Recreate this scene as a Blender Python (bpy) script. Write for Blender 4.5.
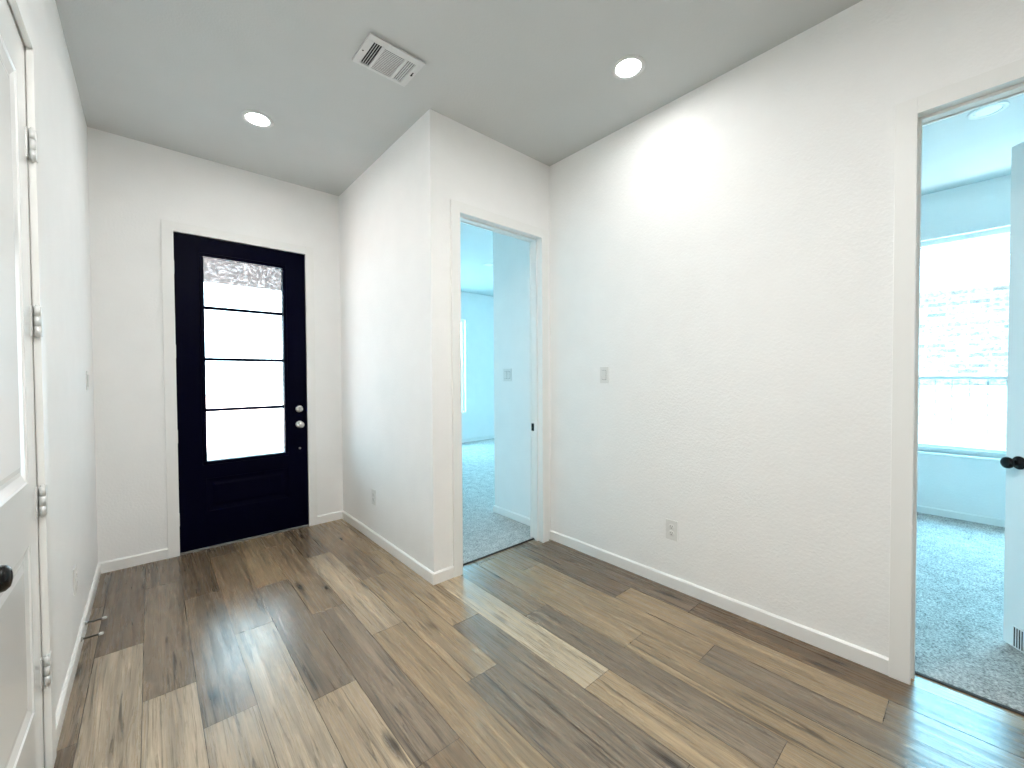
import bpy, bmesh, math, random
from mathutils import Vector, Matrix

# ------------------------------------------------------------------ clear
for o in list(bpy.data.objects): bpy.data.objects.remove(o)
SC = bpy.context.scene
COL = SC.collection
random.seed(7)

# ------------------------------------------------------------------ camera
F = Vector((0.66063123, 0.75046333, -0.01926578))
RT = Vector((0.75051877, -0.660825, -0.00564723))
UP = Vector((0.01696935, 0.01072859, 0.99979845))
cd = bpy.data.cameras.new('camera')
cam = bpy.data.objects.new('camera', cd)
COL.objects.link(cam)
cd.sensor_fit = 'HORIZONTAL'; cd.sensor_width = 36.0
cd.lens = 410.695 / 1024 * 36.0
cd.clip_start = 0.02; cd.clip_end = 300
m = Matrix((RT, UP, -F)).transposed().to_4x4()
m.translation = Vector((0.29216, -3.99816, 1.34756))
cam.matrix_world = m
SC.camera = cam

# ------------------------------------------------------------------ view, world
SC.view_settings.view_transform = 'Standard'
SC.view_settings.look = 'None'
SC.view_settings.gamma = 1.0
SC.view_settings.use_curve_mapping = False
SC.view_settings.exposure = 0.72
SKY = (0.30, 0.74, 1.0); SKY_STRENGTH = 17.0
LAMP = (1.0, 0.99, 0.965); LAMP_STRENGTH = 84.0; FILL_LAMP_STRENGTH = 640.0
w = bpy.data.worlds.new('sky'); SC.world = w
w.use_nodes = True
bg = w.node_tree.nodes['Background']
bg.inputs[0].default_value = (*SKY, 1); bg.inputs[1].default_value = SKY_STRENGTH
sl = bpy.data.lights.new('sun', 'SUN'); sl.energy = 55.0; sl.angle = math.radians(0.6); sl.color = (1.0, 0.96, 0.90)
so = bpy.data.objects.new('sun', sl); COL.objects.link(so)
so.rotation_euler = (math.radians(37), 0, 0)      # high sun behind the house, over the roof
SC.cycles.use_denoising = True
SC.cycles.max_bounces = 12; SC.cycles.diffuse_bounces = 8; SC.cycles.glossy_bounces = 4
SC.cycles.transparent_max_bounces = 12
SC.cycles.sample_clamp_indirect = 8.0
SC.cycles.caustics_reflective = False; SC.cycles.caustics_refractive = False

def portal(name, loc, sx, sy, rot):
    """daylight portal filling a real window opening: emits nothing, only guides sky sampling"""
    l = bpy.data.lights.new(name, 'AREA'); l.shape = 'RECTANGLE'; l.size = sx; l.size_y = sy
    l.cycles.is_portal = True
    o = bpy.data.objects.new(name, l); COL.objects.link(o)
    o.location = loc; o.rotation_euler = rot
    return o
HP = math.pi / 2
portal('door_daylight', (0.89, 0.16, 1.49), 0.62, 1.66, (-HP, 0, 0))          # faces -y
portal('bedroom_daylight', (4.3, 3.03, 1.55), 1.56, 1.95, (-HP, 0, 0))
portal('study_daylight', (6.0, -4.65, 1.61), 2.02, 2.6, (0, HP, 0))             # faces -x

# ------------------------------------------------------------------ dimensions
H = 3.049
W = 1.653; EY = -1.6755; RX = 2.7553
T = 0.115
DH = 2.445
D0, D1 = 0.4385, 1.348
E0, E1 = 1.868, 2.6456
R1, R0 = -3.8173, -4.60
L1, L0 = -1.905, -2.712
BACK = -10.0

# ------------------------------------------------------------------ materials
def nt(name):
    m = bpy.data.materials.new(name); m.use_nodes = True
    t = m.node_tree; b = t.nodes['Principled BSDF']
    return m, t, b
def setp(b, **k):
    for n, v in k.items(): b.inputs[n.replace('_', ' ')].default_value = v
def plain(name, col, rough=0.5, metal=0.0, spec=0.5, noise=0.0, nscale=30.0, bump=0.0, bscale=200.0, coat=0.0):
    m, t, b = nt(name)
    setp(b, Base_Color=(*col, 1), Roughness=rough, Metallic=metal)
    b.inputs['Specular IOR Level'].default_value = spec
    b.inputs['Coat Weight'].default_value = coat
    tc = t.nodes.new('ShaderNodeTexCoord')
    if noise:
        n = t.nodes.new('ShaderNodeTexNoise'); n.inputs['Scale'].default_value = nscale; n.inputs['Detail'].default_value = 4
        t.links.new(tc.outputs['Object'], n.inputs['Vector'])
        mr = t.nodes.new('ShaderNodeMapRange')
        mr.inputs['From Min'].default_value = 0.3; mr.inputs['From Max'].default_value = 0.7
        mr.inputs['To Min'].default_value = 1 - noise; mr.inputs['To Max'].default_value = 1 + noise
        t.links.new(n.outputs['Fac'], mr.inputs['Value'])
        mx = t.nodes.new('ShaderNodeVectorMath'); mx.operation = 'SCALE'
        mx.inputs[0].default_value = col
        t.links.new(mr.outputs[0], mx.inputs['Scale'])
        t.links.new(mx.outputs[0], b.inputs['Base Color'])
    if bump:
        n = t.nodes.new('ShaderNodeTexNoise'); n.inputs['Scale'].default_value = bscale; n.inputs['Detail'].default_value = 3
        t.links.new(tc.outputs['Object'], n.inputs['Vector'])
        bp = t.nodes.new('ShaderNodeBump'); bp.inputs['Strength'].default_value = bump; bp.inputs['Distance'].default_value = 0.003
        t.links.new(n.outputs['Fac'], bp.inputs['Height']); t.links.new(bp.outputs[0], b.inputs['Normal'])
    return m

M = {}
M['wall'] = plain('wall_paint', (0.89, 0.89, 0.88), 0.75, spec=0.25, noise=0.012, nscale=6, bump=0.6, bscale=75)
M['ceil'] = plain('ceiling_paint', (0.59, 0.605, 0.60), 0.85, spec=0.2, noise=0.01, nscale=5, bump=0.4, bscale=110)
M['trim'] = plain('trim_paint', (0.86, 0.86, 0.84), 0.35, spec=0.45, noise=0.006, nscale=8)
M['door_white'] = plain('door_paint', (0.84, 0.85, 0.84), 0.17, spec=0.5, noise=0.006, nscale=9, coat=0.3)
M['door_navy'] = plain('navy_door_paint', (0.0006, 0.0008, 0.0085), 0.36, spec=0.04, noise=0.05, nscale=20)
M['nickel'] = plain('satin_nickel', (0.62, 0.62, 0.60), 0.28, 1.0, noise=0.03)
M['hinge'] = plain('hinge_nickel', (0.74, 0.75, 0.74), 0.4, 0.25, noise=0.03)
M['spring'] = plain('dark_spring_steel', (0.16, 0.15, 0.14), 0.35, 0.9, noise=0.05)
M['bronze'] = plain('dark_bronze', (0.010, 0.009, 0.009), 0.22, 0.6, noise=0.1)
M['plastic'] = plain('white_plastic', (0.76, 0.76, 0.74), 0.35, noise=0.01)
M['slot'] = plain('dark_slot', (0.02, 0.02, 0.022), 0.6, noise=0.1)
M['vent_metal'] = plain('white_vent_metal', (0.66, 0.665, 0.66), 0.4, noise=0.01)
M['duct'] = plain('duct_black', (0.012, 0.012, 0.014), 0.8, noise=0.2)
M['strip'] = plain('dark_transition', (0.03, 0.026, 0.023), 0.6, noise=0.3, nscale=60)
M['threshold'] = plain('threshold_metal', (0.25, 0.23, 0.21), 0.45, 0.4, noise=0.1)
M['vinyl'] = plain('white_vinyl', (0.84, 0.86, 0.86), 0.35, noise=0.01)
M['ext'] = plain('exterior_stucco', (0.62, 0.62, 0.60), 0.9, noise=0.05)
M['ground'] = plain('pale_concrete', (0.55, 0.55, 0.53), 0.9, noise=0.08, nscale=3)
M['gutter'] = plain('white_gutter', (0.80, 0.80, 0.80), 0.5, noise=0.02)
M['rubber'] = plain('white_rubber', (0.8, 0.8, 0.78), 0.5, noise=0.01)
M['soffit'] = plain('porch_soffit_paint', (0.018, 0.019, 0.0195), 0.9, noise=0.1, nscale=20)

def emis(name, col, s):
    m, t, b = nt(name)
    setp(b, Base_Color=(0.8, 0.8, 0.8, 1), Roughness=0.4)
    b.inputs['Emission Color'].default_value = (*col, 1)
    b.inputs['Emission Strength'].default_value = s
    return m
M['lamp'] = emis('lit_diffuser', LAMP, LAMP_STRENGTH)
M['lamp_fill'] = emis('fill_diffuser', LAMP, FILL_LAMP_STRENGTH)  # for the added fill lights only
M['lamp_off'] = plain('unlit_diffuser', (0.88, 0.88, 0.86), 0.3, noise=0.01)

def glass(name, frost=0.0, tint=(0.94, 0.96, 0.96)):
    m = bpy.data.materials.new(name); m.use_nodes = True
    t = m.node_tree; t.nodes.clear()
    out = t.nodes.new('ShaderNodeOutputMaterial')
    tr = t.nodes.new('ShaderNodeBsdfTransparent'); tr.inputs[0].default_value = (*tint, 1)
    gl = t.nodes.new('ShaderNodeBsdfGlossy'); gl.inputs['Roughness'].default_value = 0.02
    mx = t.nodes.new('ShaderNodeMixShader'); mx.inputs[0].default_value = 0.05
    t.links.new(tr.outputs[0], mx.inputs[1]); t.links.new(gl.outputs[0], mx.inputs[2])
    last = mx
    if frost:
        tc = t.nodes.new('ShaderNodeTexCoord')
        n = t.nodes.new('ShaderNodeTexNoise'); n.inputs['Scale'].default_value = 40; n.inputs['Detail'].default_value = 3
        n.inputs['Roughness'].default_value = 0.7
        t.links.new(tc.outputs['Object'], n.inputs['Vector'])
        mr = t.nodes.new('ShaderNodeMapRange'); mr.inputs['From Min'].default_value = 0.50; mr.inputs['From Max'].default_value = 0.55
        mr.inputs['To Min'].default_value = 0.0; mr.inputs['To Max'].default_value = frost
        t.links.new(n.outputs['Fac'], mr.inputs['Value'])
        tl = t.nodes.new('ShaderNodeBsdfTranslucent'); tl.inputs[0].default_value = (*tint, 1)
        m2 = t.nodes.new('ShaderNodeMixShader')
        t.links.new(mr.outputs[0], m2.inputs[0]); t.links.new(mx.outputs[0], m2.inputs[1]); t.links.new(tl.outputs[0], m2.inputs[2])
        last = m2
    t.links.new(last.outputs[0], out.inputs[0])
    return m
M['glass'] = glass('clear_glass')
M['frost'] = glass('obscure_glass', 0.11, (0.94, 0.74, 0.69))

def floor_mat():
    m, t, b = nt('oak_planks')
    N = t.nodes.new; L = t.links.new
    at = N('ShaderNodeAttribute'); at.attribute_name = 'plank'
    ar = N('ShaderNodeAttribute'); ar.attribute_name = 'rnd'
    tc = N('ShaderNodeTexCoord')
    off = N('ShaderNodeVectorMath'); off.operation = 'SCALE'; off.inputs['Scale'].default_value = 37.0
    L(ar.outputs['Vector'], off.inputs[0])
    add = N('ShaderNodeVectorMath'); add.operation = 'ADD'
    L(tc.outputs['Object'], add.inputs[0]); L(off.outputs[0], add.inputs[1])
    def grain(sx, sy, scale, detail, rough, dist=0.0):
        mp = N('ShaderNodeMapping'); mp.inputs['Scale'].default_value = (sx, sy, 1)
        L(add.outputs[0], mp.inputs['Vector'])
        n = N('ShaderNodeTexNoise'); n.inputs['Scale'].default_value = scale; n.inputs['Detail'].default_value = detail
        n.inputs['Roughness'].default_value = rough; n.inputs['Distortion'].default_value = dist
        L(mp.outputs[0], n.inputs['Vector'])
        return n.outputs['Fac']
    def rng(src, a, bb, c, d):
        r = N('ShaderNodeMapRange'); r.inputs['From Min'].default_value = a; r.inputs['From Max'].default_value = bb
        r.inputs['To Min'].default_value = c; r.inputs['To Max'].default_value = d
        L(src, r.inputs['Value']); return r.outputs[0]
    def mul(a, bb):
        x = N('ShaderNodeMath'); x.operation = 'MULTIPLY'; L(a, x.inputs[0]); L(bb, x.inputs[1]); return x.outputs[0]
    fine = rng(grain(170, 4.0, 1.0, 5, 0.75), 0.28, 0.72, 0.70, 1.28)
    mid = rng(grain(34, 1.3, 1.0, 5, 0.68, 0.9), 0.28, 0.72, 0.60, 1.34)
    broad = rng(grain(5, 0.9, 1.0, 3, 0.5, 0.4), 0.3, 0.7, 0.86, 1.14)
    streak = rng(grain(38, 1.5, 1.0, 5, 0.66, 1.8), 0.54, 0.66, 1.0, 0.36)
    # knots: sparse stretched voronoi cells
    mp = N('ShaderNodeMapping'); mp.inputs['Scale'].default_value = (11, 2.6, 1)
    L(add.outputs[0], mp.inputs['Vector'])
    wn = N('ShaderNodeTexNoise'); wn.inputs['Scale'].default_value = 2.2; wn.inputs['Detail'].default_value = 2
    L(mp.outputs[0], wn.inputs['Vector'])
    wv = N('ShaderNodeVectorMath'); wv.operation = 'MULTIPLY_ADD'; wv.inputs[1].default_value = (0.28, 0.28, 0)
    L(wn.outputs['Color'], wv.inputs[0]); L(mp.outputs[0], wv.inputs[2])
    vo = N('ShaderNodeTexVoronoi'); vo.inputs['Scale'].default_value = 0.6
    L(wv.outputs[0], vo.inputs['Vector'])
    knot = rng(vo.outputs['Distance'], 0.04, 0.17, 0.20, 1.0)
    f = mul(mul(mul(mul(fine, mid), broad), streak), knot)
    sc = N('ShaderNodeVectorMath'); sc.operation = 'SCALE'
    L(at.outputs['Vector'], sc.inputs[0]); L(f, sc.inputs['Scale'])
    L(sc.outputs[0], b.inputs['Base Color'])
    L(rng(mid, 0.7, 1.26, 0.32, 0.22), b.inputs['Roughness'])
    b.inputs['Specular IOR Level'].default_value = 0.68
    bp = N('ShaderNodeBump'); bp.inputs['Strength'].default_value = 0.12; bp.inputs['Distance'].default_value = 0.001
    L(fine, bp.inputs['Height']); L(bp.outputs[0], b.inputs['Normal'])
    return m
M['floor'] = floor_mat()

def carpet_mat():
    m, t, b = nt('carpet_pile')
    N = t.nodes.new; L = t.links.new
    tc = N('ShaderNodeTexCoord')
    n = N('ShaderNodeTexNoise'); n.inputs['Scale'].default_value = 85; n.inputs['Detail'].default_value = 4; n.inputs['Roughness'].default_value = 0.75
    L(tc.outputs['Object'], n.inputs['Vector'])
    n2 = N('ShaderNodeTexNoise'); n2.inputs['Scale'].default_value = 14; n2.inputs['Detail'].default_value = 3
    L(tc.outputs['Object'], n2.inputs['Vector'])
    ad = N('ShaderNodeMath'); ad.operation = 'MULTIPLY_ADD'; ad.inputs[1].default_value = 0.25
    L(n2.outputs['Fac'], ad.inputs[0]); L(n.outputs['Fac'], ad.inputs[2])
    cr = N('ShaderNodeValToRGB')
    cr.color_ramp.elements[0].position = 0.45; cr.color_ramp.elements[0].color = (0.20, 0.195, 0.19, 1)
    cr.color_ramp.elements[1].position = 0.80; cr.color_ramp.elements[1].color = (0.78, 0.76, 0.73, 1)
    L(ad.outputs[0], cr.inputs[0]); L(cr.outputs[0], b.inputs['Base Color'])
    setp(b, Roughness=1.0); b.inputs['Specular IOR Level'].default_value = 0.05
    bp = N('ShaderNodeBump'); bp.inputs['Strength'].default_value = 0.9; bp.inputs['Distance'].default_value = 0.01
    L(n.outputs['Fac'], bp.inputs['Height']); L(bp.outputs[0], b.inputs['Normal'])
    return m
M['carpet'] = carpet_mat()

def brick_mat(name, c1, c2, mortar, scale, bw, rh, ms, mapping='YZ'):
    m, t, b = nt(name)
    N = t.nodes.new; L = t.links.new
    tc = N('ShaderNodeTexCoord')
    sp = N('ShaderNodeSeparateXYZ'); L(tc.outputs['Object'], sp.inputs[0])
    cb = N('ShaderNodeCombineXYZ'); L(sp.outputs['Y'], cb.inputs[0]); L(sp.outputs[mapping[1]], cb.inputs[1])
    br = N('ShaderNodeTexBrick')
    br.inputs['Color1'].default_value = (*c1, 1); br.inputs['Color2'].default_value = (*c2, 1); br.inputs['Mortar'].default_value = (*mortar, 1)
    br.inputs['Scale'].default_value = scale; br.inputs['Brick Width'].default_value = bw; br.inputs['Row Height'].default_value = rh
    br.inputs['Mortar Size'].default_value = ms
    L(cb.outputs[0], br.inputs['Vector'])
    n = N('ShaderNodeTexNoise'); n.inputs['Scale'].default_value = 22; n.inputs['Detail'].default_value = 3
    L(tc.outputs['Object'], n.inputs['Vector'])
    mr = N('ShaderNodeMapRange'); mr.inputs['From Min'].default_value = 0.35; mr.inputs['From Max'].default_value = 0.65
    mr.inputs['To Min'].default_value = 0.6; mr.inputs['To Max'].default_value = 1.6
    L(n.outputs['Fac'], mr.inputs['Value'])
    sc = N('ShaderNodeVectorMath'); sc.operation = 'SCALE'
    L(br.outputs['Color'], sc.inputs[0]); L(mr.outputs[0], sc.inputs['Scale'])
    L(sc.outputs[0], b.inputs['Base Color'])
    setp(b, Roughness=0.9)
    return m
M['brick'] = brick_mat('pale_brick', (0.12, 0.11, 0.11), (0.29, 0.275, 0.27), (0.44, 0.43, 0.42), 1.0, 0.21, 0.075, 0.010)
M['shingle'] = brick_mat('grey_shingles', (0.034, 0.031, 0.031), (0.040, 0.037, 0.037), (0.013, 0.012, 0.012), 1.0, 0.34, 0.11, 0.007)
M['fence'] = brick_mat('fence_boards', (0.44, 0.435, 0.425), (0.50, 0.495, 0.485), (0.22, 0.22, 0.22), 1.0, 0.14, 6.0, 0.006)

# ------------------------------------------------------------------ mesh helpers
def box(bm, x0, x1, y0, y1, z0, z1, bev=0.0):
    r = bmesh.ops.create_cube(bm, size=1.0)
    vs = r['verts']
    for v in vs:
        v.co = Vector(((x0 + x1) / 2 + v.co.x * (x1 - x0), (y0 + y1) / 2 + v.co.y * (y1 - y0), (z0 + z1) / 2 + v.co.z * (z1 - z0)))
    if bev:
        es = list({e for v in vs for e in v.link_edges})
        bmesh.ops.bevel(bm, geom=es, offset=bev, segments=2, affect='EDGES', profile=0.5)
    return vs
def lathe(bm, prof, origin, axis, seg=28):
    """prof: (radius, along) pairs; axis: unit vector"""
    a = Vector(axis).normalized(); o = Vector(origin)
    u = a.orthogonal().normalized(); v = a.cross(u)
    rings = []
    for r, h in prof:
        if r < 1e-6: rings.append([bm.verts.new(o + a * h)])
        else: rings.append([bm.verts.new(o + a * h + (u * math.cos(2 * math.pi * k / seg) + v * math.sin(2 * math.pi * k / seg)) * r) for k in range(seg)])
    for A, B in zip(rings[:-1], rings[1:]):
        if len(A) == 1 and len(B) == 1: continue
        for k in range(seg):
            k2 = (k + 1) % seg
            if len(A) == 1: f = bm.faces.new((A[0], B[k2], B[k]))
            elif len(B) == 1: f = bm.faces.new((A[k], A[k2], B[0]))
            else: f = bm.faces.new((A[k], A[k2], B[k2], B[k]))
            f.smooth = True
def obj(name, bm, mat, parent=None, label=None, smooth=False):
    bmesh.ops.recalc_face_normals(bm, faces=bm.faces[:])
    me = bpy.data.meshes.new(name); bm.to_mesh(me); bm.free()
    me.materials.append(M[mat])
    o = bpy.data.objects.new(name, me); COL.objects.link(o)
    if parent: o.parent = parent
    if label: o['label'] = label
    return o
def tag(o, label=None, cat=None, group=None, kind=None):
    if label: o['label'] = label
    if cat: o['category'] = cat
    if group: o['group'] = group
    if kind: o['kind'] = kind
    return o
def empty(name, loc=(0, 0, 0), rz=0.0):
    o = bpy.data.objects.new(name, None); COL.objects.link(o)
    o.empty_display_size = 0.1; o.location = loc; o.rotation_euler = (0, 0, rz)
    return o
def boxes(lst, bev=0.0):
    bm = bmesh.new()
    for b in lst: box(bm, *b, bev)
    return bm
def struct(name, bm, mat, label, cat):
    return tag(obj(name, bm, mat), label, cat, kind='structure')
def dup(root, loc, rz=None, label=None, group=None):
    r = root.copy(); COL.objects.link(r); r.location = loc
    if rz is not None: r.rotation_euler = (0, 0, rz)
    if label: r['label'] = label
    if group: r['group'] = group
    for ch in list(root.children):
        c = ch.copy(); COL.objects.link(c); c.parent = r
        for g in list(ch.children):
            d = g.copy(); COL.objects.link(d); d.parent = c
    return r

# ------------------------------------------------------------------ room shell
# plank floor: each plank its own face with its own wood tone
LT = (0.46, 0.36, 0.245); LG = (0.44, 0.365, 0.27); TN = (0.345, 0.25, 0.15); MB = (0.265, 0.19, 0.12)
GB = (0.22, 0.17, 0.122); DB = (0.135, 0.096, 0.066); DO = (0.15, 0.092, 0.048); VL = (0.56, 0.45, 0.31)
rows = [  # first joint, tones from the front door backwards
    (-0.594, [DB, GB, DB]), (-1.20, [DB, LG]), (-0.50, [DB, GB, LG]), (-0.83, [DB, GB, LG]),
    (-0.22, [DB, MB, LG]), (-0.964, [TN, GB, LT]), (-0.30, [MB, MB, GB, MB]), (-0.706, [DB, LT, TN]),
    (-1.308, [MB, TN, GB]), (-0.92, [TN, TN, GB]), (-0.46, [MB, MB, VL, TN]), (-1.115, [MB, MB, GB, TN]),
    (-0.42, [MB, MB, TN, TN]), (-0.71, [DB, MB, TN, GB]), (-1.335, [MB, DB, TN, GB]), (-0.49, [DB, GB, DB, DO]), (-0.9, [DB, DB, DB])]
bm = bmesh.new()
lp = bm.loops.layers.float_vector.new('plank'); lr = bm.loops.layers.float_vector.new('rnd')
MEAN = Vector((0.275, 0.203, 0.126)); PW = 0.1783; PL = 1.2165; G = 0.0012
allt = [LT, LG, TN, MB, GB, DB, MB, TN]
for k, (j0, tones) in enumerate(rows):
    xa = 0.066 + PW * (k - 1); xb = xa + PW
    xa = max(xa, -0.05); xb = min(xb, 2.855)
    if xb - xa < 0.01: continue
    y1 = 0.09; y = j0; i = 0
    while y1 > BACK - 0.05:
        y0 = max(y, BACK - 0.05)
        tone = tones[i] if i < len(tones) else random.choice(allt)
        rv = (random.random(), random.random(), random.random())
        j = 1 + random.uniform(-0.04, 0.04)
        vs = [bm.verts.new(c) for c in ((xa + G, y0 + G, 0), (xb - G, y0 + G, 0), (xb - G, y1 - G, 0), (xa + G, y1 - G, 0))]
        f = bm.faces.new(vs)
        tv = (MEAN + (Vector(tone) - MEAN) * 0.8) * 1.0 * j
        for l in f.loops: l[lp] = tv; l[lr] = rv
        y1 = y; y -= PL; i += 1
box_lp = box(bm, -0.05, 2.855, BACK - 0.05, 0.09, -0.06, -0.0016)
for f in bm.faces:
    if any(v in box_lp for v in f.verts):
        for l in f.loops: l[lp] = (0.05, 0.038, 0.028); l[lr] = (0, 0, 0)
struct('floor', bm, 'floor', 'wood plank floor of the hall, grey brown and tan boards', 'floor')
struct('floor_bedroom', boxes([(1.77, 6.4, -1.578, 2.88, -0.06, 0.010)]), 'carpet', 'grey carpet floor of the room behind the middle doorway', 'carpet')
struct('floor_study', boxes([(2.857, 5.87, -6.3, -1.7, -0.06, 0.010)]), 'carpet', 'grey carpet floor of the room behind the right doorway', 'carpet')
tag(obj('trim_1', boxes([(E0 - 0.01, E1 + 0.01, -1.588, -1.574, -0.002, 0.008)]), 'strip'), 'thin dark strip where carpet meets planks in the middle doorway', 'trim', kind='structure')
tag(obj('trim_2', boxes([(2.846, 2.860, R0 - 0.01, R1 + 0.01, -0.002, 0.008)]), 'strip'), 'thin dark strip where carpet meets planks in the right doorway', 'trim', kind='structure')
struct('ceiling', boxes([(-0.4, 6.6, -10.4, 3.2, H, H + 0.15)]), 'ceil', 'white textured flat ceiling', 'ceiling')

def wall_open(axis, a0, a1, b0, b1, openings, z1=H):
    """wall slab; axis 'x': runs along x with thickness b in y; openings (p0,p1,zlo,zhi)"""
    L = []
    ps = sorted(openings); cur = a0
    def add(p, q, zl, zh):
        if q - p < 1e-4 or zh - zl < 1e-4: return
        L.append((p, q, b0, b1, zl, zh) if axis == 'x' else (b0, b1, p, q, zl, zh))
    for p, q, zl, zh in ps:
        add(cur, p, -0.05, z1); add(p, q, -0.05, zl); add(p, q, zh, z1); cur = q
    add(cur, a1, -0.05, z1)
    bm = boxes(L)
    bmesh.ops.remove_doubles(bm, verts=bm.verts[:], dist=1e-5)
    # drop interior faces shared by two boxes
    seen = {}
    for f in bm.faces: seen.setdefault(tuple(sorted(v.index for v in f.verts)), []).append(f)
    bm.verts.index_update()
    seen = {}
    for f in bm.faces: seen.setdefault(tuple(sorted(v.index for v in f.verts)), []).append(f)
    kill = [f for fs in seen.values() if len(fs) > 1 for f in fs]
    if kill: bmesh.ops.delete(bm, geom=kill, context='FACES')
    return bm
J = 0.02   # jamb board thickness
struct('wall_left', wall_open('y', BACK - T, 0.0, -T, 0.0, [(L0 - J, L1 + J, -0.05, DH + J)]), 'wall', 'white textured wall on the left with a closet door', 'wall')
struct('wall_front', wall_open('x', -T, W, 0.0, 0.15, [(D0 - J, D1 + J, -0.05, DH + J)]), 'wall', 'white wall at the end around the dark front door', 'wall')
struct('wall_inner', boxes([(W, W + T, EY, 2.88, -0.05, H)]), 'wall', 'white wall projecting right of the front door, ending in an outside corner', 'wall')
struct('wall_middle', wall_open('x', W + T, RX + T, EY, EY + T, [(E0 - J, E1 + J, -0.05, DH + J)]), 'wall', 'short white wall around the middle doorway', 'wall')
struct('wall_right', wall_open('y', BACK - T, EY, RX, RX + T, [(R0 - J, R1 + J, -0.05, DH + J)]), 'wall', 'long white textured wall on the right', 'wall')
struct('wall_back', wall_open('x', 0.0, RX, BACK - T, BACK, []), 'wall', 'white wall at the far end behind the viewer', 'wall')
struct('wall_closet', boxes([(-0.9, -T, L1 + 0.2, L1 + 0.3, -0.05, H), (-0.9, -T, L0 - 0.3, L0 - 0.2, -0.05, H), (-1.0, -0.9, L0 - 0.3, L1 + 0.3, -0.05, H), (-0.9, -T, L0 - 0.2, L1 + 0.2, -0.06, -0.01), (-0.9, -T, L0 - 0.2, L1 + 0.2, 2.6, 2.7)]), 'wall', 'hidden closet walls added behind the white door to block daylight', 'wall')  # unseen box added so sky light cannot leak round the door
# bedroom behind the middle doorway
struct('wall_partition', boxes([(2.82, 2.94, EY + T, -0.86, -0.05, H), (2.94, 6.4, -0.98, -0.86, -0.05, H)]), 'wall', 'white partition with a double switch inside the middle doorway', 'wall')
struct('wall_bedroom_far', wall_open('x', W, 6.5, 2.88, 3.03, [(3.5, 5.10, 0.62, 2.49)]), 'wall', 'far wall of the carpeted bedroom with a tall window', 'wall')
struct('wall_bedroom_side', boxes([(6.4, 6.5, -0.98, 2.88, -0.05, H)]), 'wall', 'side wall of the carpeted bedroom', 'wall')
# study behind the right doorway
struct('wall_study_far', wall_open('y', -6.4, -1.6, 5.85, 6.0, [(-5.95, -3.36, 0.60, 2.62)]), 'wall', 'far wall of the right room with the window onto a brick house', 'wall')
struct('wall_study_side', boxes([(RX + T, 5.85, -1.7, -1.6, -0.05, H)]), 'wall', 'hidden side wall of the right room', 'wall')
struct('wall_study_near', boxes([(RX + T, 5.85, -6.4, -6.3, -0.05, H)]), 'wall', 'near side wall of the right room', 'wall')

# baseboards
def bb_bm(segs, h=0.076, t=0.013):
    """segs: (x0,y0,x1,y1,nx,ny) wall line with the direction into the room"""
    bm = bmesh.new()
    for sg in segs:
        x0, y0, x1, y1, nx, ny = sg[:6]; m0, m1 = sg[6:] if len(sg) > 6 else (0, 0)
        ln = math.hypot(x1 - x0, y1 - y0); ux, uy = (x1 - x0) / ln, (y1 - y0) / ln
        prof = [(0, 0), (t, 0), (t, h - 0.008), (t * 0.45, h), (0, h)]
        A = [bm.verts.new((x0 + nx * d - ux * d * m0, y0 + ny * d - uy * d * m0, z)) for d, z in prof]
        B = [bm.verts.new((x1 + nx * d + ux * d * m1, y1 + ny * d + uy * d * m1, z)) for d, z in prof]
        n = len(prof)
        for i in range(n): bm.faces.new((A[i], A[(i + 1) % n], B[(i + 1) % n], B[i]))
        bm.faces.new(A[::-1]); bm.faces.new(B)
    return bm
CW = 0.07; CT = 0.018
def base(name, segs, label): struct(name, bb_bm(segs), 'trim', label, 'baseboard')
base('baseboard_left', [(0, L1 + CW, 0, 0, 1, 0, 0, -1), (0, BACK, 0, L0 - CW, 1, 0)], 'white baseboard along the left wall')
base('baseboard_front', [(0, 0, D0 - CW, 0, 0, -1, -1, 0), (D1 + CW, 0, W, 0, 0, -1, 0, -1)], 'white baseboard on both sides of the front door')
base('baseboard_inner', [(W, EY, W, 0, -1, 0, 1, -1), (W, EY, E0 - CW, EY, 0, -1, 1, 0)], 'white baseboard turning the outside corner')
base('baseboard_right', [(RX, R1 + CW, RX, EY, -1, 0), (RX, BACK, RX, R0 - CW, -1, 0)], 'white baseboard along the right wall')
base('baseboard_partition', [(2.82, EY + T, 2.82, -0.86, -1, 0, 0, 1), (2.82, -0.86, 6.4, -0.86, 0, 1, 1, 0)], 'white baseboard of the partition inside the middle doorway')
base('baseboard_bedroom', [(W + T, 2.88, 6.4, 2.88, 0, -1), (6.4, -0.86, 6.4, 2.88, -1, 0)], 'white baseboard at the far end of the bedroom')
base('baseboard_study', [(5.85, -6.3, 5.85, -1.7, -1, 0)], 'white baseboard under the window of the right room')
base('baseboard_back', [(0, BACK, RX, BACK, 0, 1)], 'white baseboard behind the viewer')

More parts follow.
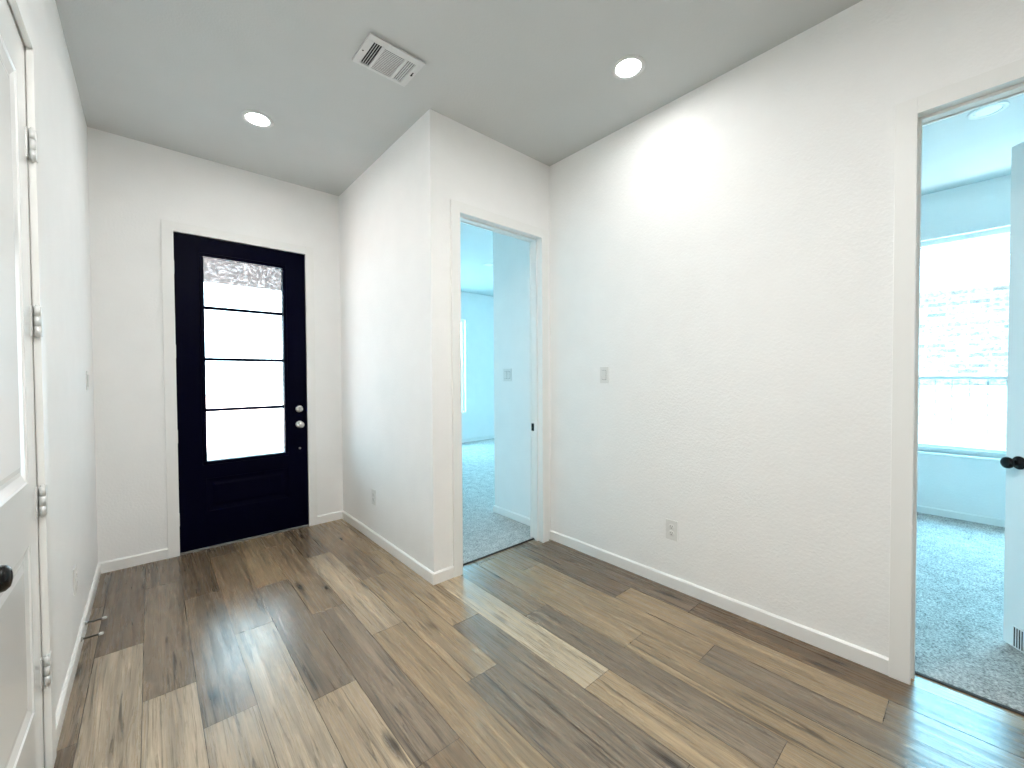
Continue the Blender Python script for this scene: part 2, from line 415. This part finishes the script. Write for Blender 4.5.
# door casings + jambs + stops
def casing(name, axis, a0, a1, face, nsign, depth, label, both=False, stop_at=None):
    L = []
    def add(p, q, d0, d1, z0, z1):
        lo, hi = sorted((face + nsign * d0, face + nsign * d1))
        L.append((p, q, lo, hi, z0, z1) if axis == 'x' else (lo, hi, p, q, z0, z1))
    sides = [(0, CT)] + ([(-depth - CT, -depth)] if both else [])
    for d0, d1 in sides:
        add(a0 - CW, a0, d0, d1, 0, DH + CW); add(a1, a1 + CW, d0, d1, 0, DH + CW); add(a0, a1, d0, d1, DH, DH + CW)
    jr = 0.005   # reveal: the jamb stands a little behind the casing edge
    add(a0 - J, a0 - jr, -depth, 0, 0, DH + jr); add(a1 + jr, a1 + J, -depth, 0, 0, DH + jr); add(a0 - J, a1 + J, -depth, 0, DH + jr, DH + J)
    if stop_at is not None:
        s0, s1 = stop_at
        add(a0 - jr, a0 + 0.008, s0, s1, 0, DH + jr); add(a1 - 0.008, a1 + jr, s0, s1, 0, DH + jr); add(a0 + 0.008, a1 - 0.008, s0, s1, DH - 0.008, DH + jr)
    bm = bmesh.new()
    for b in L: box(bm, *b, 0.0015)
    struct(name, bm, 'trim', label, 'door casing')
casing('trim_3', 'x', D0, D1, 0.0, -1, 0.15, 'white flat casing around the dark front door', stop_at=(-0.075, -0.055))
casing('trim_4', 'x', E0, E1, EY, -1, T, 'white flat casing and jamb of the middle doorway', both=True, stop_at=(-0.068, -0.040))
casing('trim_5', 'y', R0, R1, RX, -1, T, 'white flat casing and jamb of the right doorway', both=True, stop_at=(-0.068, -0.040))
casing('trim_6', 'y', L0, L1, 0.0, 1, T, 'white flat casing around the white door on the left', stop_at=(-0.062, -0.042))
tag(obj('trim_7', boxes([(D0, D1, -0.012, 0.15, 0.0, 0.014)], 0.003), 'threshold'), 'low metal threshold under the dark front door', 'threshold', kind='structure')

# ------------------------------------------------------------------ doors
def leaf_bm(w, h, t, panels, holes=(), mould=0.04, dep=0.009):
    """door slab: local x 0..w, z 0..h, front face y=0, back face y=t; panels/holes are (x0,x1,z0,z1)"""
    bm = bmesh.new()
    xs = sorted({0, w} | {v for p in list(panels) + list(holes) for v in p[:2]})
    zs = sorted({0, h} | {v for p in list(panels) + list(holes) for v in p[2:]})
    def inside(x, z, R): return any(p[0] < x < p[1] and p[2] < z < p[3] for p in R)
    for y, s in ((0, 1), (t, -1)):
        for i in range(len(xs) - 1):
            for k in range(len(zs) - 1):
                if inside((xs[i] + xs[i + 1]) / 2, (zs[k] + zs[k + 1]) / 2, list(panels) + list(holes)): continue
                bm.faces.new([bm.verts.new(c) for c in ((xs[i], y, zs[k]), (xs[i + 1], y, zs[k]), (xs[i + 1], y, zs[k + 1]), (xs[i], y, zs[k + 1]))])
        for x0, x1, z0, z1 in panels:
            steps = [(0, 0), (mould * 0.2, -0.0), (mould * 0.3, dep * 0.45), (mould, dep), (mould + 0.012, dep), (mould + 0.03, dep * 0.45)]
            prev = None
            for ins, d in steps:
                yy = y + s * d
                ring = [bm.verts.new(c) for c in ((x0 + ins, yy, z0 + ins), (x1 - ins, yy, z0 + ins), (x1 - ins, yy, z1 - ins), (x0 + ins, yy, z1 - ins))]
                if prev:
                    for q in range(4): bm.faces.new((prev[q], prev[(q + 1) % 4], ring[(q + 1) % 4], ring[q]))
                prev = ring
            bm.faces.new(prev)
    def strip(x0, x1, z0, z1):
        c = ((x0, z0), (x1, z0), (x1, z1), (x0, z1))
        for q in range(4):
            a, b = c[q], c[(q + 1) % 4]
            bm.faces.new([bm.verts.new(v) for v in ((a[0], 0, a[1]), (b[0], 0, b[1]), (b[0], t, b[1]), (a[0], t, a[1]))])
    strip(0, w, 0, h)
    for p in holes: strip(*p)
    bmesh.ops.remove_doubles(bm, verts=bm.verts[:], dist=1e-5)
    return bm
def hinge(parent, x, y, z, sx, mat='hinge', h=0.10, label=None):
    """leaf plate on the door edge side (local), barrel standing proud of the face"""
    bm = bmesh.new()
    box(bm, x - 0.016 if sx < 0 else x, x if sx < 0 else x + 0.016, y - 0.0035, y + 0.002, z - h / 2, z + h / 2, 0.0006)
    for i in range(5):
        a = z - h / 2 + h * i / 5
        lathe(bm, [(0, a + 0.0006), (0.0062, a + 0.0006), (0.0062, a + h / 5 - 0.0006), (0, a + h / 5 - 0.0006)], (x, y - 0.006, 0), (0, 0, 1), 14)
    lathe(bm, [(0, z - h / 2 - 0.005), (0.004, z - h / 2 - 0.004), (0.0045, z - h / 2), (0.0045, z + h / 2), (0.004, z + h / 2 + 0.004), (0, z + h / 2 + 0.005)], (x, y - 0.006, 0), (0, 0, 1), 12)
    return obj('hinge', bm, mat, parent, label)
def knob_bm(o, d):
    bm = bmesh.new()
    lathe(bm, [(0, 0), (0.032, 0), (0.032, 0.004), (0.028, 0.009), (0.013, 0.011), (0.011, 0.018), (0.012, 0.03), (0.018, 0.035), (0.0255, 0.042),
               (0.028, 0.050), (0.0265, 0.057), (0.020, 0.063), (0.009, 0.0655), (0, 0.066)], o, d, 32)
    return bm

# front door: dark slab, local x from its left (hinge) edge
d1 = empty('door_1', (D0 + 0.001, 0.006, 0.016))
tag(d1, 'dark navy front door with a tall four-row obscure glass light', 'door', kind='structure')
dw = D1 - D0 - 0.002; dh = DH - 0.018
gx0, gx1, gz0, gz1 = 0.617 - D0, 1.166 - D0, 0.690 - 0.016, 2.293 - 0.016
obj('door_leaf', leaf_bm(dw, dh, 0.045, [(0.600 - D0, 1.195 - D0, 0.27, 0.545)], [(gx0 - 0.004, gx1 + 0.004, gz0 - 0.004, gz1 + 0.004)], mould=0.035, dep=0.008), 'door_navy', d1)
bm = bmesh.new()      # raised moulding around the glass, both faces
for yy0, yy1 in ((-0.008, 0.012), (0.033, 0.053)):
    mw = 0.028
    for b in ((gx0 - mw, gx1 + mw, gz1, gz1 + mw), (gx0 - mw, gx1 + mw, gz0 - mw, gz0), (gx0 - mw, gx0, gz0, gz1), (gx1, gx1 + mw, gz0, gz1)):
        box(bm, b[0], b[1], yy0, yy1, b[2], b[3], 0.004)
obj('glass_moulding', bm, 'door_navy', d1)
zz = [gz0, 1.092 - 0.016, 1.494 - 0.016, 1.899 - 0.016, gz1]
for i in range(3):
    obj('muntin', boxes([(gx0, gx1, 0.010, 0.036, zz[i + 1] - 0.012, zz[i + 1] + 0.012)], 0.003), 'door_navy', d1)
for i in range(4):
    obj('glass_pane', boxes([(gx0 - 0.003, gx1 + 0.003, 0.021, 0.025, zz[i] + (0.009 if i else -0.003), zz[i + 1] - (0.009 if i < 3 else -0.003))]), 'frost', d1)
for zc in (2.18, 1.548, 0.905, 0.272): hinge(d1, -0.004, -0.002, zc - 0.016, -1, 'hinge')
kx = 1.284 - D0
bm = knob_bm((kx, 0.0, 0.928 - 0.016), (0, -1, 0)); obj('door_knob', bm, 'nickel', d1, 'round satin nickel knob')
bm = bmesh.new()
lathe(bm, [(0, 0), (0.031, 0), (0.031, 0.006), (0.026, 0.013), (0.022, 0.014), (0, 0.014)], (kx, 0, 1.066 - 0.016), (0, -1, 0), 28)
box(bm, kx - 0.006, kx + 0.006, -0.032, -0.012, 1.066 - 0.016 - 0.017, 1.066 - 0.016 + 0.017, 0.003)
obj('deadbolt', bm, 'nickel', d1, 'round satin nickel deadbolt with thumb turn')
bm = bmesh.new()
lathe(bm, [(0, 0), (0.010, 0), (0.010, 0.003), (0.006, 0.009), (0, 0.010)], (kx, 0, 0.714 - 0.016), (0, -1, 0), 16)
obj('door_pin', bm, 'nickel', d1, 'small bright metal button low on the door')

# left closet door: leaf lies in the plane x=0, faces +x; local x runs from hinge edge towards the viewer
def white_leaf(name, loc, rz, hinge_z, label, kx_, knobs, w):
    r = empty(name, loc, rz); tag(r, label, 'door', kind='structure')
    hh = DH - 0.017
    obj('door_leaf', leaf_bm(w, hh, 0.035, [(0.118, w - 0.118, 0.27, 0.82), (0.118, w - 0.118, 1.0, 2.295)]), 'door_white', r)
    for z in hinge_z: hinge(r, -0.0035, 0, z - 0.012, 1, 'hinge')
    return r
lw = L1 - L0 - 0.006
# rotation: local x -> -y world, local y -> -x world : rz = -90deg gives x->-y, y->+x ; build mirrored below instead
d2 = empty('door_2', (-0.001, L1 - 0.003, 0.012)); tag(d2, 'white two-panel closet door at the left edge, hinged on its far side', 'door', kind='structure')
def mirror_to_left(bm):
    # (x,y,z) -> (-y, -x, z): front face (y=0) ends on x=0 facing +x, hinge edge at y=0 running towards -y
    for v in bm.verts: v.co = Vector((-v.co.y, -v.co.x, v.co.z))
    return bm
obj('door_leaf', mirror_to_left(leaf_bm(lw, DH - 0.017, 0.035, [(0.118, lw - 0.118, 0.27, 0.82), (0.118, lw - 0.118, 1.0, 2.29)])), 'door_white', d2)
for z in (2.125, 1.54, 0.935, 0.355):
    bm = bmesh.new()
    h = 0.10
    box(bm, -0.001, 0.0030, -0.024, -0.002, z - 0.012 - h / 2, z - 0.012 + h / 2, 0.0006)
    box(bm, 0.010, 0.0215, -0.002, 0.020, z - 0.012 - h / 2, z - 0.012 + h / 2, 0.0012)
    for i in range(3):
        a = z - 0.012 - h / 2 + h * i / 3
        lathe(bm, [(0, a + 0.0008), (0.0075, a + 0.0006), (0.0075, a + h / 3 - 0.0006), (0, a + h / 3 - 0.0006)], (0.0125, -0.007, 0), (0, 0, 1), 14)
    a = z - 0.012
    lathe(bm, [(0, a - h / 2 - 0.006), (0.004, a - h / 2 - 0.005), (0.005, a - h / 2), (0.005, a + h / 2), (0.004, a + h / 2 + 0.005), (0, a + h / 2 + 0.006)], (0.0125, -0.007, 0), (0, 0, 1), 12)
    obj('hinge', bm, 'hinge', d2)
obj('door_knob', knob_bm((0.0, -(lw - 0.065), 0.915), (1, 0, 0)), 'bronze', d2, 'dark bronze round knob')

# right room door, standing half open inside the room
ang = math.radians(40.26)
d3 = empty('door_3', (2.875, -4.585, 0.018), ang); tag(d3, 'white door standing half open inside the right room, dark knob', 'door', kind='structure')
w3 = 0.762
def shift_leaf(bm, dy):
    for v in bm.verts: v.co.y += dy
    return bm
obj('door_leaf', shift_leaf(leaf_bm(w3, DH - 0.017, 0.035, [(0.118, w3 - 0.118, 0.27, 0.82), (0.118, w3 - 0.118, 1.0, 2.29)]), -0.035), 'door_white', d3)
for sgn, y in ((1, 0.0), (-1, -0.035)):
    obj('door_knob', knob_bm((w3 - 0.062, y, 0.900), (0, sgn, 0)), 'bronze', d3, 'dark bronze round knob')
bm = boxes([(w3 - 0.028, w3 + 0.0012, -0.030, -0.005, 0.87, 0.93)], 0.0005); obj('latch_plate', bm, 'bronze', d3, 'dark bronze latch plate')
for z in (2.16, 1.55, 0.92, 0.3):
    bm = bmesh.new(); lathe(bm, [(0, z - .05), (.006, z - .05), (.006, z + .05), (0, z + .05)], (-0.004, -0.041, 0), (0, 0, 1), 12)
    box(bm, -0.002, 0.018, -0.037, -0.034, z - .05, z + .05); obj('hinge', bm, 'bronze', d3)
# low grille fixed on the leaf
g = obj('vent_grille', boxes([(w3 - 0.316, w3 - 0.052, 0.0, 0.0035, 0.006, 0.105)], 0.001), 'slot', d3, 'low dark grille with upright white slats')
bm = bmesh.new()
box(bm, w3 - 0.32, w3 - 0.048, 0.0, 0.006, 0.101, 0.107, 0.001); box(bm, w3 - 0.32, w3 - 0.048, 0.0, 0.006, 0.002, 0.008, 0.001)
for i in range(24):
    x = w3 - 0.052 - i * 0.0115
    box(bm, x - 0.0017, x + 0.0017, 0.0, 0.006, 0.006, 0.103, 0.0005)
obj('grille_slat', bm, 'vinyl', g)
# strike plate in the middle doorway jamb
tag(obj('strike_plate', boxes([(E1 + 0.0035, E1 + 0.0062, -1.590, -1.545, 0.895, 0.957)], 0.0008), 'bronze'), 'small dark strike plate on the right jamb of the middle doorway', 'strike plate')

# ------------------------------------------------------------------ windows
def window(name, axis, a0, a1, z0, z1, p0, p1, label, rail=0.5):
    """axis: direction the window runs along; p0..p1 the frame depth"""
    r = empty(name, ((a0 + a1) / 2, (p0 + p1) / 2, z0) if axis == 'x' else ((p0 + p1) / 2, (a0 + a1) / 2, z0)); tag(r, label, 'window', kind='structure')
    ox, oy, oz = r.location
    def mk(nm, lst, mat, bev=0.003):
        L = []
        for a, b, d0, d1, zl, zh in lst:
            L.append((a - ox, b - ox, d0 - oy, d1 - oy, zl - oz, zh - oz) if axis == 'x' else (d0 - ox, d1 - ox, a - oy, b - oy, zl - oz, zh - oz))
        return obj(nm, boxes(L, bev), mat, r)
    fw = 0.045
    mk('window_frame', [(a0, a1, p0, p1, z0, z0 + fw), (a0, a1, p0, p1, z1 - fw, z1), (a0, a0 + fw, p0, p1, z0 + fw, z1 - fw), (a1 - fw, a1, p0, p1, z0 + fw, z1 - fw)], 'vinyl')
    zr = z0 + (z1 - z0) * rail
    pm = (p0 + p1) / 2
    mk('meeting_rail', [(a0 + fw, a1 - fw, pm - 0.02, pm + 0.02, zr - 0.016, zr + 0.016)], 'vinyl')
    sw = 0.022
    mk('sash', [(a0 + fw, a1 - fw, pm - 0.015, pm + 0.015, z0 + fw, z0 + fw + sw), (a0 + fw, a0 + fw + sw, pm - 0.015, pm + 0.015, z0 + fw + sw, zr - 0.016), (a1 - fw - sw, a1 - fw, pm - 0.015, pm + 0.015, z0 + fw + sw, zr - 0.016)], 'vinyl')
    mk('window_pane', [(a0 + fw, a1 - fw, pm + 0.004, pm + 0.008, zr + 0.016, z1 - fw)], 'glass', 0)
    mk('window_pane', [(a0 + fw + sw, a1 - fw - sw, pm - 0.008, pm - 0.004, z0 + fw + sw, zr - 0.016)], 'glass', 0)
    return r
window('window_1', 'x', 3.5, 5.10, 0.62, 2.49, 2.94, 3.01, 'tall white-framed window at the far end of the bedroom')
window('window_2', 'y', -5.95, -3.36, 0.60, 2.62, 5.91, 5.98, 'white single-hung window of the right room looking onto a brick house', rail=0.351)
tag(obj('trim_8', boxes([(5.828, 5.91, -5.99, -3.32, 0.578, 0.60)], 0.004), 'trim'), 'white sill board under the right room window', 'window sill', kind='structure')

# ------------------------------------------------------------------ ceiling fittings
def downlight(loc, label, mat='lamp', group='round recessed ceiling lights'):
    r = empty('recessed_light', loc); tag(r, label, 'ceiling light', group)
    bm = bmesh.new()
    lathe(bm, [(0.064, -0.0005), (0.090, -0.0005), (0.0915, -0.004), (0.086, -0.0075), (0.070, -0.008), (0.064, -0.005), (0.064, -0.0005)], (0, 0, 0), (0, 0, 1), 48)
    obj('trim_ring', bm, 'vent_metal', r)
    bm = bmesh.new()
    lathe(bm, [(0, -0.0045), (0.05, -0.0045), (0.0635, -0.0035), (0.0635, -0.001), (0, -0.001)], (0, 0, 0), (0, 0, 1), 48)
    obj('diffuser', bm, mat, r)
    return r
l1 = downlight((0.851, -0.846, H), 'lit round recessed light in the ceiling before the dark front door')
dup(l1, (2.302, -2.702, H), label='lit round recessed light in the ceiling near the long right wall')
lb = None  # two extra lights out of view, added to brighten the hall
for x, y in ((0.75, -3.25), (1.38, -7.4)):
        lb = dup(lb, (x, y, H)) if lb else downlight((x, y, H), 'added round recessed light out of view, fills the hall', 'lamp_fill', 'added fill lights out of view')
downlight((4.385, -4.02, H), 'unlit white round ceiling light seen through the right doorway', 'lamp_off', 'unlit ceiling lights')
downlight((4.193, 0.953, H), 'unlit white round ceiling light seen through the middle doorway', 'lamp_off', 'unlit ceiling lights')

r = empty('ceiling_vent', (1.283, -1.884, H - 0.0037)); r.rotation_euler = (0.03, 0, 0); tag(r, 'white three-way air register in the ceiling between the two lit lights', 'air vent')
cx, cy = 1.283, -1.884
hx, hy = 0.152, 0.122
bm = bmesh.new()   # flange as a frame ring around the three openings
def rel(x0, x1, y0, y1, z0, z1): return (x0 - cx, x1 - cx, y0 - cy, y1 - cy, z0, z1)
oy0, oy1 = -1.966, -1.782
x_open = [(1.168, 1.214), (1.228, 1.338), (1.352, 1.400)]
z0, z1 = -0.009, -0.0005
box(bm, *rel(cx - hx, cx + hx, cy - hy, oy0, z0, z1), 0.0015); box(bm, *rel(cx - hx, cx + hx, oy1, cy + hy, z0, z1), 0.0015)
for a, b in ((cx - hx, 1.168), (1.214, 1.228), (1.338, 1.352), (1.400, cx + hx)): box(bm, *rel(a, b, oy0, oy1, z0, z1))
obj('flange', bm, 'vent_metal', r)
obj('duct_opening', boxes([rel(1.165, 1.403, oy0 - 0.003, oy1 + 0.003, -0.0012, -0.0004)]), 'duct', r, 'dark opening behind the slats')
def slat(x0, x1, y0, y1, axis, tilt):
    bm = bmesh.new()
    vs = box(bm, *rel(x0, x1, y0, y1, -0.0052 - 0.0005, -0.0052 + 0.0005))
    c = Vector(((x0 + x1) / 2 - cx, (y0 + y1) / 2 - cy, -0.0052))
    bmesh.ops.rotate(bm, cent=c, matrix=Matrix.Rotation(tilt, 3, axis), verts=bm.verts[:])
    obj('slat', bm, 'vent_metal', r)
for i in range(5):
    x = 1.1680 + 0.0115 * i; slat(x - 0.0035, x + 0.0035, oy0, oy1, 'Y', math.radians(-40))
for i in range(5):
    x = 1.3545 + 0.0112 * i; slat(x - 0.0036, x + 0.0036, oy0, oy1, 'Y', math.radians(38))
for i in range(16):
    y = oy0 + 0.006 + (oy1 - oy0 - 0.012) * i / 15; slat(1.228, 1.338, y - 0.0037, y + 0.0037, 'X', math.radians(2))
bm = bmesh.new(); lathe(bm, [(0, -0.011), (0.003, -0.0108), (0.004, -0.009), (0, -0.009)], (1.146 - cx, -1.876 - cy, 0), (0, 0, 1), 12); obj('screw', bm, 'slot', r)
bm = boxes([rel(1.414, 1.420, -1.905, -1.872, -0.012, -0.009), rel(1.415, 1.419, -1.892, -1.886, -0.02, -0.010)], 0.0008); obj('damper_lever', bm, 'slot', r, 'small dark damper lever')

bm = bmesh.new()
lathe(bm, [(0, -0.036), (0.04, -0.035), (0.055, -0.028), (0.062, -0.012), (0.064, -0.0005), (0, -0.0005)], (0, 0, 0), (0, 0, 1), 40)
o = obj('smoke_detector', bm, 'plastic'); o.location = (4.19, -4.21, H); tag(o, 'white disc at the top right edge, on the ceiling beyond the right doorway', 'smoke detector')

# ------------------------------------------------------------------ switches, outlets (local: wall plane x-z, facing -y)
def plate_bm(w_, h_):
    bm = bmesh.new(); box(bm, -w_ / 2, w_ / 2, -0.006, 0, -h_ / 2, h_ / 2, 0.0022); return bm
def switch(loc, rz, label, gangs=1):
    r = empty('light_switch', loc, rz); tag(r, label, 'light switch')
    obj('wall_plate', plate_bm(0.072 + 0.046 * (gangs - 1), 0.118), 'plastic', r)
    for gidx in range(gangs):
        x = (gidx - (gangs - 1) / 2) * 0.046
        obj('rocker_recess', boxes([(x - 0.0180, x + 0.0180, -0.0066, -0.004, -0.035, 0.035)]), 'slot', r)
        bm = bmesh.new(); vs = box(bm, x - 0.0165, x + 0.0165, -0.0095, -0.004, -0.0335, 0.0335, 0.001)
        bmesh.ops.rotate(bm, cent=(x, -0.006, 0), matrix=Matrix.Rotation(math.radians(3), 3, 'X'), verts=bm.verts[:])
        obj('rocker', bm, 'plastic', r)
    return r
def outlet(loc, rz, label):
    r = empty('wall_outlet', loc, rz); tag(r, label, 'outlet')
    obj('wall_plate', plate_bm(0.078, 0.124), 'plastic', r)
    for z in (-0.0205, 0.0205):
        bm = bmesh.new(); lathe(bm, [(0, 0.0055), (0.0175, 0.0055), (0.0178, 0.0078), (0.0165, 0.0085), (0, 0.0085)], (0, 0, z), (0, -1, 0), 28)
        s_ = obj('socket', bm, 'plastic', r)
        obj('socket_slot', boxes([(-0.0075, -0.0052, -0.0089, -0.0083, z - 0.001, z + 0.009), (0.0052, 0.0075, -0.0089, -0.0083, z - 0.0005, z + 0.0085), (-0.0026, 0.0026, -0.0089, -0.0083, z - 0.0105, z - 0.0055)]), 'slot', s_)
    bm = bmesh.new(); lathe(bm, [(0, 0.0058), (0.003, 0.0062), (0, 0.007)], (0, 0, 0), (0, -1, 0), 10); obj('screw', bm, 'nickel', r)
    return r
# facing -x on a wall at x=c: local -y -> world -x : rz = -90deg ; facing +x: rz = +90deg
switch((RX, -2.212, 1.352), -HP, 'white rocker switch on the long right wall')
outlet((RX, -2.725, 0.369), -HP, 'white duplex outlet low on the long right wall')
outlet((W, -0.733, 0.363), -HP, 'white duplex outlet low on the narrow wall right of the front door')
switch((0, -0.40, 1.335), HP, 'white switch seen edge-on on the left wall')
outlet((0, -1.12, 0.375), HP, 'white duplex outlet seen edge-on low on the left wall')
switch((2.82, -1.066, 1.358), -HP, 'double white switch on the wall inside the middle doorway', 2)

# ------------------------------------------------------------------ door stops on the left baseboard
def doorstop(y, label):
    r = empty('door_stop', (0.013, y, 0.058)); tag(r, label, 'door stop', 'door stops on the left baseboard')
    bm = bmesh.new(); lathe(bm, [(0, 0), (0.011, 0), (0.011, 0.003), (0.006, 0.008), (0, 0.008)], (0, 0, 0), (1, 0, 0), 18); obj('base_plate', bm, 'nickel', r)
    bm = bmesh.new()   # coil spring
    n = 26 * 10; pts = [Vector((0.006 + 0.058 * i / n, 0.0042 * math.cos(2 * math.pi * i / 10), 0.0042 * math.sin(2 * math.pi * i / 10))) for i in range(n + 1)]
    prev = None
    for i, p in enumerate(pts):
        rad = Vector((0, p.y, p.z)).normalized()
        ring = [bm.verts.new(p + rad * (0.0013 * a) + Vector((1, 0, 0)) * (0.0013 * b)) for a, b in ((1, 0), (0, 1), (-1, 0), (0, -1))]
        if prev:
            for q in range(4): bm.faces.new((prev[q], prev[(q + 1) % 4], ring[(q + 1) % 4], ring[q]))
        prev = ring
    obj('spring', bm, 'spring', r)
    bm = bmesh.new(); lathe(bm, [(0, 0.062), (0.0062, 0.062), (0.0072, 0.067), (0.0072, 0.075), (0.005, 0.080), (0, 0.081)], (0, 0, 0), (1, 0, 0), 18); obj('tip', bm, 'rubber', r, 'white rubber tip')
    return r
ds = doorstop(-1.08, 'spring door stop with white tip on the left baseboard, the one nearer the left door')
dup(ds, (0.013, -0.90, 0.058), label='spring door stop with white tip on the left baseboard, the one nearer the front door')

# ------------------------------------------------------------------ outdoors
struct('ground', boxes([(-25, 30, -30, 40, -0.30, -0.08)]), 'ground', 'pale ground outside the house', 'ground')
struct('porch_floor', boxes([(-2.0, W, 0.15, 3.3, -0.08, -0.03)]), 'ground', 'pale porch slab outside the front door', 'porch')
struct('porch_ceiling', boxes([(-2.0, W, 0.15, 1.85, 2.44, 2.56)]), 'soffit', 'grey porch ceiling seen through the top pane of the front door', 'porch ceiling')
# brick house beyond the right room
hs = empty('neighbour_house', (9.0, -4.0, -0.08)); tag(hs, 'pale brick house with shingle roof outside the right room window', 'house')
obj('brick_wall', boxes([(0.0, 0.25, -7, 7, 0, 2.66)]), 'brick', hs)
bm = bmesh.new()
vs = [bm.verts.new(c) for c in ((-0.42, -7.4, 2.93), (-0.42, 7.4, 2.93), (3.2, 7.4, 4.75), (3.2, -7.4, 4.75), (-0.42, -7.4, 2.86), (-0.42, 7.4, 2.86), (3.2, 7.4, 4.68), (3.2, -7.4, 4.68))]
for f in ((0, 1, 2, 3), (7, 6, 5, 4), (0, 4, 5, 1), (1, 5, 6, 2), (2, 6, 7, 3), (3, 7, 4, 0)): bm.faces.new([vs[i] for i in f])
obj('roof', bm, 'shingle', hs)
obj('gutter', boxes([(-0.52, -0.40, -7.4, 7.4, 2.80, 2.94), (-0.40, 0.0, -7.4, 7.4, 2.64, 2.68), (-0.42, -0.38, -7.4, 7.4, 2.66, 2.9)], 0.01), 'gutter', hs)
fn = empty('wooden_fence', (7.5, -4.0, -0.08)); tag(fn, 'pale upright-board wooden fence outside the right room window', 'fence')
obj('board_panel', boxes([(0, 0.02, -5, 5, 0.03, 1.36)]), 'fence', fn)
obj('top_rail', boxes([(-0.04, 0.06, -5, 5, 1.36, 1.40), (-0.04, 0.0, -5, 5, 1.20, 1.29)], 0.004), 'fence', fn)
